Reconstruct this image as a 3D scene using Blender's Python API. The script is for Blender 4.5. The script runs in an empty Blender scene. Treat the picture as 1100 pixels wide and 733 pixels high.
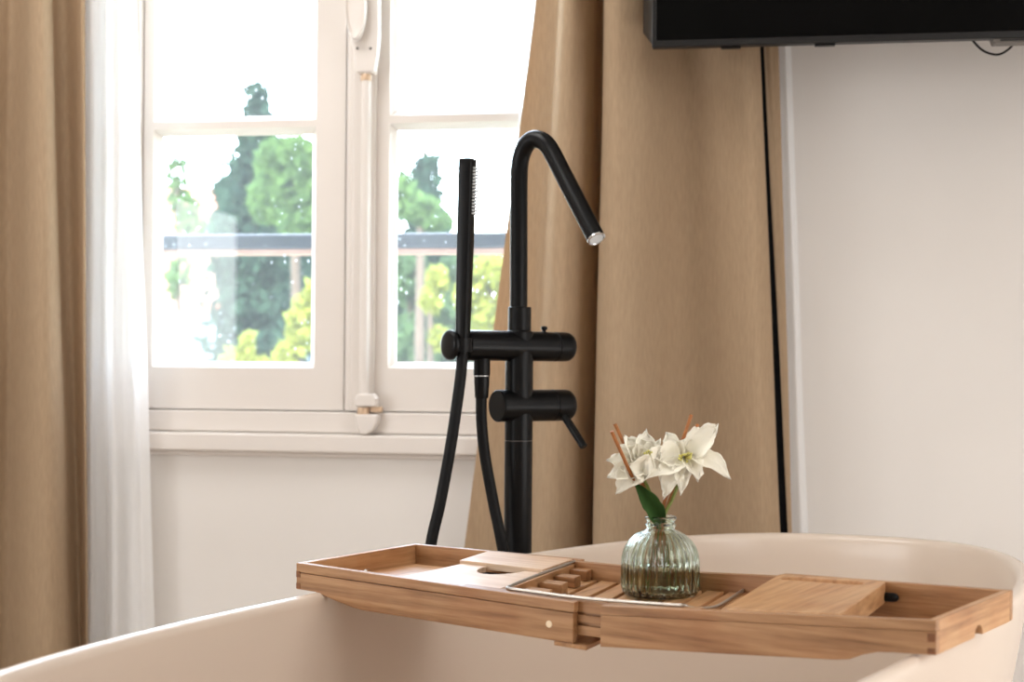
import bpy, bmesh, math, random
from mathutils import Vector, Matrix, noise

random.seed(7)
scene = bpy.context.scene
COL = scene.collection
PI = math.pi

# ------------------------------------------------------------------ camera model
F = 1534.0            # focal length in pixels of a 1100 px wide frame
CX, CY = 550.0, 395.0 # the level line of sight
ROLL = 0.008
EYE = 0.875           # eye height


def ray(px, py):
    x, y = px - CX, py - CY
    return (x + ROLL * y) / F, (y - ROLL * x) / F


def P(px, py, d):
    tx, ty = ray(px, py)
    return Vector((tx * d, d, EYE - ty * d))


# window wall: 9 degrees off square to the line of sight, 3 m away
YAW = math.radians(9.0)
WO = Vector((0, 3.0, 0))
WE = Vector((math.cos(YAW), -math.sin(YAW), 0))     # along the wall to the right
WN = Vector((-math.sin(YAW), -math.cos(YAW), 0))    # into the room
WZ = Vector((0, 0, 1))


def R(u, off, z):
    """room coordinates: u along the window wall, off into the room, z up"""
    return WO + WE * u + WN * off + WZ * z


def W(px, py, off=0.0):
    """(u, z) on the plane lying off metres in front of the window wall"""
    tx, ty = ray(px, py)
    t = (off + WN.dot(WO)) / (tx * WN.x + WN.y)
    p = Vector((tx * t, t, EYE - ty * t))
    return (p - WO).dot(WE), p.z


# ------------------------------------------------------------------ materials
def lin(c):
    return tuple(((v / 255.0) / 12.92 if v / 255.0 <= .04045 else ((v / 255.0 + .055) / 1.055) ** 2.4) for v in c) + (1.0,)


def mat(name, rgb, rough=.5, metal=0.0, spec=.5, var=0.0, vscale=8.0, bump=0.0, bscale=200.0, stretch=None, coat=0.0):
    m = bpy.data.materials.new(name)
    m.use_nodes = True
    nt = m.node_tree
    b = nt.nodes['Principled BSDF']
    b.inputs['Base Color'].default_value = lin(rgb)
    b.inputs['Roughness'].default_value = rough
    b.inputs['Metallic'].default_value = metal
    b.inputs['Specular IOR Level'].default_value = spec
    b.inputs['Coat Weight'].default_value = coat
    tc = nt.nodes.new('ShaderNodeTexCoord')
    src = tc.outputs['Object']
    if stretch:
        mp = nt.nodes.new('ShaderNodeMapping')
        mp.inputs['Rotation'].default_value = stretch[1]
        mp.inputs['Scale'].default_value = stretch[0]
        nt.links.new(src, mp.inputs['Vector'])
        src = mp.outputs['Vector']
    if var:
        n = nt.nodes.new('ShaderNodeTexNoise')
        n.inputs['Scale'].default_value = vscale
        n.inputs['Detail'].default_value = 5
        nt.links.new(src, n.inputs['Vector'])
        cr = nt.nodes.new('ShaderNodeValToRGB')
        c = lin(rgb)
        cr.color_ramp.elements[0].position = .3
        cr.color_ramp.elements[1].position = .7
        cr.color_ramp.elements[0].color = tuple(v * (1 - var) for v in c[:3]) + (1,)
        cr.color_ramp.elements[1].color = tuple(min(1, v * (1 + var * .6)) for v in c[:3]) + (1,)
        nt.links.new(n.outputs['Fac'], cr.inputs['Fac'])
        nt.links.new(cr.outputs['Color'], b.inputs['Base Color'])
    if bump:
        n2 = nt.nodes.new('ShaderNodeTexNoise')
        n2.inputs['Scale'].default_value = bscale
        n2.inputs['Detail'].default_value = 3
        nt.links.new(src, n2.inputs['Vector'])
        bp = nt.nodes.new('ShaderNodeBump')
        bp.inputs['Strength'].default_value = bump
        bp.inputs['Distance'].default_value = .002
        nt.links.new(n2.outputs['Fac'], bp.inputs['Height'])
        nt.links.new(bp.outputs['Normal'], b.inputs['Normal'])
    return m


def wood(name, c1, c2, c3, rough=.5, ang=0.0, scale=1.0):
    """bamboo: long grain along the local direction ang (rotation about z)"""
    m = bpy.data.materials.new(name)
    m.use_nodes = True
    nt = m.node_tree
    b = nt.nodes['Principled BSDF']
    b.inputs['Roughness'].default_value = rough
    b.inputs['Specular IOR Level'].default_value = .4
    tc = nt.nodes.new('ShaderNodeTexCoord')
    mp0 = nt.nodes.new('ShaderNodeMapping')
    mp0.inputs['Rotation'].default_value = (0, 0, ang)
    nt.links.new(tc.outputs['Object'], mp0.inputs['Vector'])
    mp = nt.nodes.new('ShaderNodeMapping')
    mp.inputs['Scale'].default_value = (7 * scale, 130 * scale, 130 * scale)
    nt.links.new(mp0.outputs['Vector'], mp.inputs['Vector'])
    n = nt.nodes.new('ShaderNodeTexNoise')
    n.inputs['Scale'].default_value = 1.0
    n.inputs['Detail'].default_value = 6
    n.inputs['Roughness'].default_value = .6
    nt.links.new(mp.outputs['Vector'], n.inputs['Vector'])
    cr = nt.nodes.new('ShaderNodeValToRGB')
    e = cr.color_ramp.elements
    e[0].position = .25; e[0].color = lin(c1)
    e[1].position = .75; e[1].color = lin(c3)
    k = e.new(.5); k.color = lin(c2)
    nt.links.new(n.outputs['Fac'], cr.inputs['Fac'])
    # broad blotches of a warmer tone
    n2 = nt.nodes.new('ShaderNodeTexNoise')
    n2.inputs['Scale'].default_value = 14 * scale
    nt.links.new(tc.outputs['Object'], n2.inputs['Vector'])
    mx = nt.nodes.new('ShaderNodeMix'); mx.data_type = 'RGBA'; mx.blend_type = 'MULTIPLY'
    mr = nt.nodes.new('ShaderNodeMapRange')
    mr.inputs['From Min'].default_value = .45; mr.inputs['From Max'].default_value = .75
    mr.inputs['To Min'].default_value = 0; mr.inputs['To Max'].default_value = .45
    nt.links.new(n2.outputs['Fac'], mr.inputs['Value'])
    nt.links.new(mr.outputs['Result'], mx.inputs['Factor'])
    nt.links.new(cr.outputs['Color'], mx.inputs['A'])
    mx.inputs['B'].default_value = lin((224, 186, 150))
    nt.links.new(mx.outputs['Result'], b.inputs['Base Color'])
    bp = nt.nodes.new('ShaderNodeBump'); bp.inputs['Strength'].default_value = .12; bp.inputs['Distance'].default_value = .001
    nt.links.new(n.outputs['Fac'], bp.inputs['Height'])
    nt.links.new(bp.outputs['Normal'], b.inputs['Normal'])
    return m


def fabric(name, rgb, rgb_t, trans=.35, clear=0.0, weave=900.0, var=.1):
    m = bpy.data.materials.new(name)
    m.use_nodes = True
    nt = m.node_tree
    b = nt.nodes['Principled BSDF']
    b.inputs['Roughness'].default_value = .9
    b.inputs['Specular IOR Level'].default_value = .1
    out = nt.nodes['Material Output']
    tc = nt.nodes.new('ShaderNodeTexCoord')
    mp = nt.nodes.new('ShaderNodeMapping'); mp.inputs['Scale'].default_value = (1, 1, .12)
    nt.links.new(tc.outputs['Object'], mp.inputs['Vector'])
    n = nt.nodes.new('ShaderNodeTexNoise'); n.inputs['Scale'].default_value = weave * .35; n.inputs['Detail'].default_value = 4
    nt.links.new(mp.outputs['Vector'], n.inputs['Vector'])
    cr = nt.nodes.new('ShaderNodeValToRGB')
    c = lin(rgb)
    cr.color_ramp.elements[0].position = .3; cr.color_ramp.elements[1].position = .7
    cr.color_ramp.elements[0].color = tuple(v * (1 - var) for v in c[:3]) + (1,)
    cr.color_ramp.elements[1].color = tuple(min(1, v * (1 + var)) for v in c[:3]) + (1,)
    nt.links.new(n.outputs['Fac'], cr.inputs['Fac'])
    nt.links.new(cr.outputs['Color'], b.inputs['Base Color'])
    bp = nt.nodes.new('ShaderNodeBump'); bp.inputs['Strength'].default_value = .25; bp.inputs['Distance'].default_value = .001
    nt.links.new(n.outputs['Fac'], bp.inputs['Height'])
    nt.links.new(bp.outputs['Normal'], b.inputs['Normal'])
    tr = nt.nodes.new('ShaderNodeBsdfTranslucent'); tr.inputs['Color'].default_value = lin(rgb_t)
    mx = nt.nodes.new('ShaderNodeMixShader'); mx.inputs['Fac'].default_value = trans
    nt.links.new(b.outputs[0], mx.inputs[1]); nt.links.new(tr.outputs[0], mx.inputs[2])
    last = mx.outputs[0]
    if clear:
        tp = nt.nodes.new('ShaderNodeBsdfTransparent')
        m2 = nt.nodes.new('ShaderNodeMixShader'); m2.inputs['Fac'].default_value = clear
        nt.links.new(last, m2.inputs[1]); nt.links.new(tp.outputs[0], m2.inputs[2])
        last = m2.outputs[0]
    nt.links.new(last, out.inputs['Surface'])
    return m


def pane_material():
    m = bpy.data.materials.new('window_glass')
    m.use_nodes = True
    nt = m.node_tree
    nt.nodes.remove(nt.nodes['Principled BSDF'])
    out = nt.nodes['Material Output']
    tp = nt.nodes.new('ShaderNodeBsdfTransparent'); tp.inputs['Color'].default_value = (.97, .985, .98, 1)
    gl = nt.nodes.new('ShaderNodeBsdfGlossy'); gl.inputs['Roughness'].default_value = .02
    mx = nt.nodes.new('ShaderNodeMixShader'); mx.inputs['Fac'].default_value = .045
    nt.links.new(tp.outputs[0], mx.inputs[1]); nt.links.new(gl.outputs[0], mx.inputs[2])
    # dried rain spots, plus an even pale veil painted in as flare haze
    tc = nt.nodes.new('ShaderNodeTexCoord')
    mp = nt.nodes.new('ShaderNodeMapping'); mp.inputs['Scale'].default_value = (1, 1, .6)
    nt.links.new(tc.outputs['Object'], mp.inputs['Vector'])
    vo = nt.nodes.new('ShaderNodeTexVoronoi'); vo.inputs['Scale'].default_value = 70
    nt.links.new(mp.outputs['Vector'], vo.inputs['Vector'])
    nz = nt.nodes.new('ShaderNodeTexNoise'); nz.inputs['Scale'].default_value = 9
    nt.links.new(tc.outputs['Object'], nz.inputs['Vector'])
    sub = nt.nodes.new('ShaderNodeMath'); sub.operation = 'MULTIPLY_ADD'
    sub.inputs[1].default_value = .55; sub.inputs[2].default_value = -.195
    nt.links.new(nz.outputs['Fac'], sub.inputs[0])
    lt = nt.nodes.new('ShaderNodeMath'); lt.operation = 'LESS_THAN'
    nt.links.new(vo.outputs['Distance'], lt.inputs[0]); nt.links.new(sub.outputs[0], lt.inputs[1])
    ml = nt.nodes.new('ShaderNodeMath'); ml.operation = 'MULTIPLY_ADD'; ml.inputs[1].default_value = .42; ml.inputs[2].default_value = .018
    nt.links.new(lt.outputs[0], ml.inputs[0])
    tl = nt.nodes.new('ShaderNodeBsdfTranslucent'); tl.inputs['Color'].default_value = (.9, .95, 1, 1)
    m2 = nt.nodes.new('ShaderNodeMixShader')
    nt.links.new(ml.outputs[0], m2.inputs['Fac'])
    nt.links.new(mx.outputs[0], m2.inputs[1]); nt.links.new(tl.outputs[0], m2.inputs[2])
    nt.links.new(m2.outputs[0], out.inputs['Surface'])
    return m


def glassy(name, rgb, ior, rough=0.0):
    m = bpy.data.materials.new(name)
    m.use_nodes = True
    b = m.node_tree.nodes['Principled BSDF']
    b.inputs['Base Color'].default_value = lin(rgb)
    b.inputs['Transmission Weight'].default_value = 1
    b.inputs['IOR'].default_value = ior
    b.inputs['Roughness'].default_value = rough
    return m


def leafy(name, rgb, trans=.35, var=.25, vscale=3.0):
    m = fabric(name, rgb, tuple(min(255, v + 30) for v in rgb), trans, 0.0, vscale / .35, var)
    return m


M = {}
M['wall'] = mat('wall_paint', (230, 225, 220), .85, spec=.2, var=.03, vscale=3, bump=.05, bscale=60)
M['ceiling'] = mat('ceiling_paint', (238, 234, 228), .9, spec=.2, var=.02, vscale=2)
M['floor'] = wood('oak_floor', (170, 158, 146), (192, 180, 168), (206, 196, 184), .45, 0, .3)
M['paint'] = mat('window_paint', (224, 216, 209), .45, var=.02, vscale=5, bump=.03, bscale=40)
M['brass'] = mat('worn_brass', (216, 186, 156), .4, metal=.2, var=.15, vscale=40)
M['glass'] = pane_material()
M['curtain'] = fabric('beige_linen', (184, 160, 132), (214, 172, 120), .25)
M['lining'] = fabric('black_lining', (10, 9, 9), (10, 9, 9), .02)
M['sheer'] = fabric('white_voile', (252, 252, 252), (255, 255, 255), .42, .12, var=.02)
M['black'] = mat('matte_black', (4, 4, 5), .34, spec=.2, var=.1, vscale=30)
M['rubber'] = mat('black_rubber_hose', (6, 6, 7), .5, spec=.2, bump=.1, bscale=300, var=.1)
M['chrome'] = mat('chrome', (214, 216, 218), .18, metal=1.0, var=.03, vscale=30)
M['nozzle'] = mat('grey_silicone', (210, 214, 216), .5, var=.05, vscale=50)
M['steel'] = mat('dull_steel_wire', (176, 168, 158), .3, metal=.85, var=.05, vscale=60)
M['enamel'] = mat('white_acrylic', (217, 201, 186), .27, spec=.5, var=.015, vscale=2)
TA = math.radians(36)   # the tray's turn in plan
M['bamboo'] = wood('bamboo_long_grain', (122, 84, 52), (164, 122, 84), (188, 148, 108), .38, TA)
M['bamboo_x'] = wood('bamboo_cross_grain', (142, 100, 64), (184, 140, 98), (202, 160, 118), .4, TA + PI / 2)
M['board'] = wood('pale_board', (196, 164, 134), (214, 184, 156), (226, 200, 176), .4, TA)
M['endgrain'] = mat('dark_end_grain', (126, 78, 42), .6, var=.3, vscale=200)
M['dowel'] = mat('pale_dowel', (232, 210, 178), .5, var=.1, vscale=100)
M['vase'] = glassy('green_tinted_glass', (234, 245, 234), 1.46)
M['oil'] = glassy('pale_oil', (246, 243, 222), 1.34)
M['petal'] = leafy('white_petal', (252, 247, 232), .3, .02, 40)
M['stamen'] = mat('yellow_green_stamen', (206, 198, 110), .6, var=.2, vscale=80)
M['stem'] = mat('green_stem', (112, 122, 48), .5, var=.25, vscale=60)
M['leaf'] = leafy('dark_green_leaf', (62, 92, 48), .2, .2, 60)
M['reed'] = mat('orange_brown_reed', (160, 98, 46), .6, var=.25, vscale=90)
M['tvcase'] = mat('dark_grey_plastic', (24, 23, 23), .42, spec=.3, var=.08, vscale=40)
M['tvscreen'] = mat('black_glass_screen', (4, 4, 4), .25, spec=.08, var=.05, vscale=4)
M['tvgrey'] = mat('grey_plastic', (92, 86, 80), .4, var=.05, vscale=40)
M['bark'] = mat('bark', (52, 44, 36), .9, var=.3, vscale=8)
M['conifer'] = leafy('conifer_needles', (28, 48, 38), .3, .3, 2)
M['conifer_l'] = leafy('bright_conifer', (56, 80, 42), .35, .25, 2)
M['shrub'] = leafy('yellow_green_leaves', (104, 112, 46), .4, .25, 4)
M['shrub_d'] = leafy('mid_green_leaves', (50, 70, 46), .35, .3, 4)
M['house'] = mat('pink_render', (132, 104, 94), .9, var=.06, vscale=2)
M['house2'] = mat('grey_blue_render', (78, 92, 110), .9, var=.06, vscale=2)
M['rooftile'] = mat('terracotta_tiles', (124, 80, 64), .85, var=.2, vscale=6)
M['shutter'] = mat('blue_grey_shutter', (84, 98, 110), .6, var=.05, vscale=6)
M['lawn'] = mat('lawn', (90, 104, 66), .95, var=.25, vscale=2)
M['railing'] = mat('slate_painted_iron', (40, 46, 58), .35, spec=.6, var=.1, vscale=10)
M['railwood'] = mat('reddish_wood_rail', (160, 130, 118), .6, var=.15, vscale=20)


# ------------------------------------------------------------------ mesh helpers
class MB:
    def __init__(self):
        self.bm = bmesh.new()

    def face(self, vs):
        try:
            return self.bm.faces.new(vs)
        except ValueError:
            return None

    def hexa(self, p):
        """8 corners: bottom 4 ccw then top 4"""
        v = [self.bm.verts.new(q) for q in p]
        for f in ((3, 2, 1, 0), (4, 5, 6, 7), (0, 1, 5, 4), (1, 2, 6, 5), (2, 3, 7, 6), (3, 0, 4, 7)):
            self.face([v[i] for i in f])

    def rbox(self, u0, u1, o0, o1, z0, z1):
        """box in room coordinates"""
        self.hexa([R(u0, o0, z0), R(u1, o0, z0), R(u1, o1, z0), R(u0, o1, z0),
                   R(u0, o0, z1), R(u1, o0, z1), R(u1, o1, z1), R(u0, o1, z1)])

    def prism(self, pts, off):
        """polygon extruded along the vector off"""
        off = Vector(off)
        a = [self.bm.verts.new(Vector(p)) for p in pts]
        b = [self.bm.verts.new(Vector(p) + off) for p in pts]
        n = len(pts)
        self.face(a[::-1]); self.face(b)
        for i in range(n):
            j = (i + 1) % n
            self.face([a[i], a[j], b[j], b[i]])

    def grid(self, rows, close_u=False, close_v=False):
        vs = [[self.bm.verts.new(p) for p in r] for r in rows]
        n, m = len(vs), len(vs[0])
        for i in range(n if close_u else n - 1):
            for j in range(m if close_v else m - 1):
                self.face([vs[i][j], vs[i][(j + 1) % m], vs[(i + 1) % n][(j + 1) % m], vs[(i + 1) % n][j]])
        return vs

    def tube(self, path, rad, seg=16, cap=True, squash=None):
        path = [Vector(p) for p in path]
        n = len(path)
        rads = rad if isinstance(rad, (list, tuple)) else [rad] * n
        rows = []
        prev = None
        for i, p in enumerate(path):
            t = (path[min(i + 1, n - 1)] - path[max(i - 1, 0)]).normalized()
            if prev is None:
                ref = Vector((0, 0, 1)) if abs(t.z) < .9 else Vector((1, 0, 0))
                x = t.cross(ref).normalized()
            else:
                x = (prev - t * prev.dot(t)).normalized()
            prev = x
            y = t.cross(x)
            rows.append([p + (x * math.cos(2 * PI * k / seg) + y * math.sin(2 * PI * k / seg)) * rads[i] for k in range(seg)])
        vs = self.grid(rows, close_v=True)
        if cap:
            self.face(vs[0][::-1]); self.face(vs[-1])

    def lathe(self, prof, c, axis=(0, 0, 1), seg=32, rib=None):
        """prof: (radius, height) along the axis from c"""
        ax = Vector(axis).normalized()
        ref = Vector((0, 0, 1)) if abs(ax.z) < .9 else Vector((1, 0, 0))
        x = ax.cross(ref).normalized(); y = ax.cross(x)
        c = Vector(c)
        rows = []
        for (r, h) in prof:
            row = []
            for k in range(seg):
                a = 2 * PI * k / seg
                rr = r if rib is None else rib(r, h, a)
                row.append(c + ax * h + (x * math.cos(a) + y * math.sin(a)) * rr)
            rows.append(row)
        vs = self.grid(rows, close_v=True)
        if prof[0][0] > 1e-5: self.face(vs[0][::-1])
        if prof[-1][0] > 1e-5: self.face(vs[-1])

    def build(self, name, m, parent=None, base=None, bevel=0.0, smooth=None, solid=0.0, seg=2):
        bm = self.bm
        bmesh.ops.remove_doubles(bm, verts=bm.verts, dist=1e-6)
        bmesh.ops.recalc_face_normals(bm, faces=bm.faces)
        if parent is not None:
            o0 = Vector(parent['_o'])
        elif base is not None:
            o0 = Vector(base)
        else:
            lo = [min(v.co[i] for v in bm.verts) for i in range(3)]
            hi = [max(v.co[i] for v in bm.verts) for i in range(3)]
            o0 = Vector(((lo[0] + hi[0]) / 2, (lo[1] + hi[1]) / 2, lo[2]))
        bmesh.ops.translate(bm, verts=bm.verts, vec=-o0)
        me = bpy.data.meshes.new(name)
        bm.to_mesh(me); bm.free()
        me.materials.append(m)
        o = bpy.data.objects.new(name, me)
        COL.objects.link(o)
        if parent is not None:
            o.parent = parent
            o['_o'] = tuple(o0)
        else:
            o.location = o0
            o['_o'] = tuple(o0)
        if smooth is not None:
            for p in me.polygons: p.use_smooth = True
            if smooth < 179:
                me.set_sharp_from_angle(angle=math.radians(smooth))
        if bevel:
            b = o.modifiers.new('edge', 'BEVEL'); b.width = bevel; b.segments = seg; b.limit_method = 'ANGLE'; b.angle_limit = math.radians(40)
        if solid:
            s = o.modifiers.new('thickness', 'SOLIDIFY'); s.thickness = solid; s.offset = 0
        return o


def empty(name, base):
    o = bpy.data.objects.new(name, None)
    o.empty_display_size = .05
    COL.objects.link(o)
    o.location = base
    o['_o'] = tuple(base)
    return o


def tag(o, label, cat, group=None):
    o['label'] = label; o['category'] = cat
    if group: o['group'] = group
    return o


def struct(o, label=None):
    o['kind'] = 'structure'
    if label: o['label'] = label
    return o


def part_copy(o, parent, delta):
    c = o.copy(); COL.objects.link(c); c.parent = parent
    c.location = o.location + Vector(delta)
    return c


def catmull(pts, n):
    out = []
    k = len(pts)
    for i in range(n):
        x = i / (n - 1) * (k - 1)
        j = min(int(x), k - 2); t = x - j
        p0, p1, p2, p3 = pts[max(j - 1, 0)], pts[j], pts[j + 1], pts[min(j + 2, k - 1)]
        out.append(tuple(.5 * ((2 * b) + (-a + c) * t + (2 * a - 5 * b + 4 * c - d) * t * t + (-a + 3 * b - 3 * c + d) * t ** 3)
                         for a, b, c, d in zip(p0, p1, p2, p3)))
    return out


def spath(pts, n=40):
    return [Vector(p) for p in catmull([tuple(p) for p in pts], n)]


# ================================================================== ROOM SHELL
UL, UR, OB, ZC = -2.1, 2.0, 5.4, 2.62
# window opening (sight size of the frame) from the photo
wu0 = W(100, 300)[0]; wu1 = W(622, 300)[0]
wz0 = W(400, 466)[1]; wz1 = 2.42

mb = MB()
mb.rbox(UL - .2, UR + .2, -.3, OB + .2, -.15, 0)
struct(mb.build('floor', M['floor']))
mb = MB()
mb.rbox(UL - .2, UR + .2, -.3, OB + .2, ZC, ZC + .2)
struct(mb.build('ceiling', M['ceiling']))


def wall_with_hole(name, frame, outer, hole, t):
    """frame(u, off, z) -> point; outer/hole = (u0, u1, z0, z1); t = thickness behind"""
    m_ = MB()
    rows = []
    for (q, o) in ((hole, 0), (outer, 0), (outer, -t), (hole, -t)):
        rows.append([frame(q[0], o, q[2]), frame(q[1], o, q[2]), frame(q[1], o, q[3]), frame(q[0], o, q[3])])
    m_.grid(rows, close_u=True, close_v=True)
    return struct(m_.build(name, M['wall']))


wall_with_hole('wall_front', R, (UL - .2, UR + .2, 0, ZC), (wu0, wu1, wz0, wz1), .28)
mb = MB(); mb.rbox(UL - .2, UL, 0, OB, 0, ZC); struct(mb.build('wall_left', M['wall']))
mb = MB(); mb.rbox(UR, UR + .2, 0, OB, 0, ZC); struct(mb.build('wall_right', M['wall']))
mb = MB(); mb.rbox(UL - .2, UR + .2, OB, OB + .2, 0, ZC); struct(mb.build('wall_back', M['wall']))
for nm, (a0, a1, b0, b1) in {'baseboard_front': (UL, UR, 0, .014), 'baseboard_left': (UL, UL + .014, .014, OB), 'baseboard_right': (UR - .014, UR, .014, OB)}.items():
    mb = MB(); mb.rbox(a0, a1, b0, b1, 0, .1); struct(mb.build(nm, M['paint'], bevel=.004))

fr = lambda q, o: [R(q[0], o, q[2]), R(q[1], o, q[2]), R(q[1], o, q[3]), R(q[0], o, q[3])]
# unseen window panels added behind the side fill lamps: low right, higher left
def fill_panel(name, u, sgn, o0, o1, z0, z1, bars):
    w_ = struct(empty(name, R(u, (o0 + o1) / 2, z0)))
    f4 = lambda g_, x: [R(u + sgn * x, o0 + g_, z0 + g_), R(u + sgn * x, o1 - g_, z0 + g_), R(u + sgn * x, o1 - g_, z1 - g_), R(u + sgn * x, o0 + g_, z1 - g_)]
    m_ = MB(); m_.grid([f4(0, 0), f4(0, .03), f4(.05, .03), f4(.05, 0)], close_v=True); m_.build('fill_frame', M['paint'], w_)
    m_ = MB(); m_.grid([f4(.05, .004), f4(.2, .004), f4(.29, .004)], close_v=True); m_.build('fill_pane', M['sheer'], w_)


fill_panel('fill_panel_right', UR, -1, 1.1, 2.9, .12, 2.1, 1)
fill_panel('fill_panel_left', UL, 1, 1.8, 4.0, .48, 1.72, 1)

# ================================================================== WINDOW
win = struct(empty('window_1', R((wu0 + wu1) / 2, 0, wz0)), 'white painted casement window with two sashes')
fz0 = W(300, 442)[1]        # bottom of the sashes
ul_in = W(150, 300)[0]; ur_in = W(604, 300)[0]
fz1 = wz1 - .05
mb = MB()
q_out = (wu0, wu1, wz0, wz1); q_in = (ul_in, ur_in, fz0, fz1)
mb.grid([fr(q_out, .006), fr(q_in, .006), fr(q_in, -.07), fr(q_out, -.07)], close_u=True, close_v=True)
mb.build('window_frame', M['paint'], win, bevel=.004)

# rebate behind the foot of the sashes and behind the meeting stiles
mb = MB()
mb.prism([R(ul_in - .005, -.085, fz0 - .012), R(ur_in + .005, -.085, fz0 - .012), R(ur_in + .005, -.085, fz0 + .03), R(ul_in - .005, -.085, fz0 + .03)], WN * .024)
mb.build('rebate', M['paint'], win)
# interior sill: rounded board under the frame
sz1 = W(400, 468, .03)[1]; sz0 = W(400, 491, .035)[1]
mb = MB()
mb.rbox(wu0 - .03, wu1 + .03, 0.0, .034, sz0 + .006, sz1)
mb.build('window_sill', M['paint'], win, bevel=.005, seg=3)
mb = MB()
mb.rbox(wu0 - .02, wu1 + .02, 0.0, .016, sz0 - .004, sz0 + .006)
mb.build('sill_moulding', M['paint'], win, bevel=.004)


def sash(u0, u1, cols, zs, name='sash'):
    """cols=(sight u0,u1); zs = list of (z0,z1) sights from the bottom up"""
    so = -.012
    m_ = MB()
    bu = .013
    # front and back skins with openings plus chamfered glazing edges, as one lattice
    us = [u0, cols[0] - bu, cols[1] + bu, u1]
    zz = [fz0 + .003]
    for (a, b) in zs: zz += [a - bu, b + bu]
    zz.append(fz1 - .002)
    fv = {}; bv = {}
    for i, u in enumerate(us):
        for j, z in enumerate(zz):
            fv[i, j] = m_.bm.verts.new(R(u, so, z)); bv[i, j] = m_.bm.verts.new(R(u, so - .045, z))
    nj = len(zz)
    for i in range(3):
        for j in range(nj - 1):
            hole = (i == 1 and j % 2 == 1)
            if not hole:
                m_.face([fv[i, j], fv[i + 1, j], fv[i + 1, j + 1], fv[i, j + 1]])
                m_.face([bv[i, j + 1], bv[i + 1, j + 1], bv[i + 1, j], bv[i, j]])
            else:
                a, b = zs[(j - 1) // 2]
                mid = [m_.bm.verts.new(R(u, so - .006, z)) for u, z in
                       ((cols[0] - bu + .003, a - bu + .003), (cols[1] + bu - .003, a - bu + .003), (cols[1] + bu - .003, b + bu - .003), (cols[0] - bu + .003, b + bu - .003))]
                ins = [m_.bm.verts.new(R(u, so - .020, z)) for u, z in ((cols[0], a), (cols[1], a), (cols[1], b), (cols[0], b))]
                ins2 = [m_.bm.verts.new(R(u, so - .026, z)) for u, z in ((cols[0], a), (cols[1], a), (cols[1], b), (cols[0], b))]
                f4 = [fv[i, j], fv[i + 1, j], fv[i + 1, j + 1], fv[i, j + 1]]
                b4 = [bv[i, j], bv[i + 1, j], bv[i + 1, j + 1], bv[i, j + 1]]
                for r0, r1 in ((f4, mid), (mid, ins), (ins, ins2), (ins2, b4)):
                    for k in range(4):
                        m_.face([r0[k], r0[(k + 1) % 4], r1[(k + 1) % 4], r1[k]])
    for j in range(nj - 1):
        m_.face([fv[0, j], fv[0, j + 1], bv[0, j + 1], bv[0, j]])
        m_.face([fv[3, j + 1], fv[3, j], bv[3, j], bv[3, j + 1]])
    for i in range(3):
        m_.face([fv[i + 1, 0], fv[i, 0], bv[i, 0], bv[i + 1, 0]])
        m_.face([fv[i, nj - 1], fv[i + 1, nj - 1], bv[i + 1, nj - 1], bv[i, nj - 1]])
    s = m_.build(name, M['paint'], win)
    for (a, b) in zs:
        m2 = MB()
        m2.rbox(cols[0] + .0005, cols[1] - .0005, so - .025, so - .021, a + .0005, b - .0005)
        m2.build('glass_pane', M['glass'], s)
    return s


G = -.033
zb0 = W(250, 388.5, G)[1]; zb1 = W(250, 146.0, G)[1]; zt0 = W(250, 125.5, G)[1]
dz = zb1 - zb0
gap = zt0 - zb1
zs = [(zb0, zb1), (zt0, zt0 + dz), (zt0 + dz + gap, fz1 - .09)]
um = W(371, 300, -.012)[0]
sash(ul_in + .002, um - .0022, (W(174, 300, G)[0], W(335, 300, G)[0]), zs)
sash(um + .0006, ur_in - .002, (W(426, 300, G)[0], W(572, 300, G)[0]), [(a + .002, b + .004) for a, b in zs[:1]] + [(a + .005, b + .005) for a, b in zs[1:2]] + zs[2:])

# cover strip over the meeting stiles: stepped moulding
mb = MB()
c0 = W(372.5, 300, 0)[0]; c1 = W(402, 300, 0)[0]
prof = [(c0, -.012), (c0, .0), (c0 + .006, .003), (c0 + .012, .003), (c0 + .016, .008), (c1 - .010, .008), (c1 - .006, .003), (c1, .001), (c1, -.012)]
mb.prism([R(u, o, fz0 + .004) for u, o in prof], (0, 0, fz1 - fz0 - .01))
mb.build('cover_strip', M['paint'], win)

# espagnolette bolt: rod, handle plate, oval handle, keeper
bolt_u = W(391.5, 300, .02)[0]
ztop = W(391, 84, .02)[1]; zkeep = W(391, 424, .02)[1]
mb = MB()
mb.tube([R(bolt_u, .019, W(391, 436, .02)[1]), R(bolt_u, .019, W(391, 78, .02)[1])], .0098, 16)
bolt = mb.build('bolt_rod', M['paint'], win, smooth=60)
mb = MB()
mb.lathe([(.0112, 0), (.0118, .003), (.0112, .012), (.0104, .014)], R(bolt_u, .019, W(391, 87, .02)[1]), seg=20)
mb.build('brass_collar', M['brass'], bolt, smooth=50)
# handle plate: tapered block that widens upwards
mb = MB()
pl = [(383, 78), (402, 78), (405, 60), (407, 40), (407, -30), (402, -60), (386, -60), (381, -30), (377, 45), (380, 56)]
mb.prism([R(W(x, y, .03)[0], .008, W(x, y, .03)[1]) for x, y in pl], WN * .026)
plate = mb.build('handle_plate', M['paint'], win, bevel=.004, seg=3)
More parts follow.
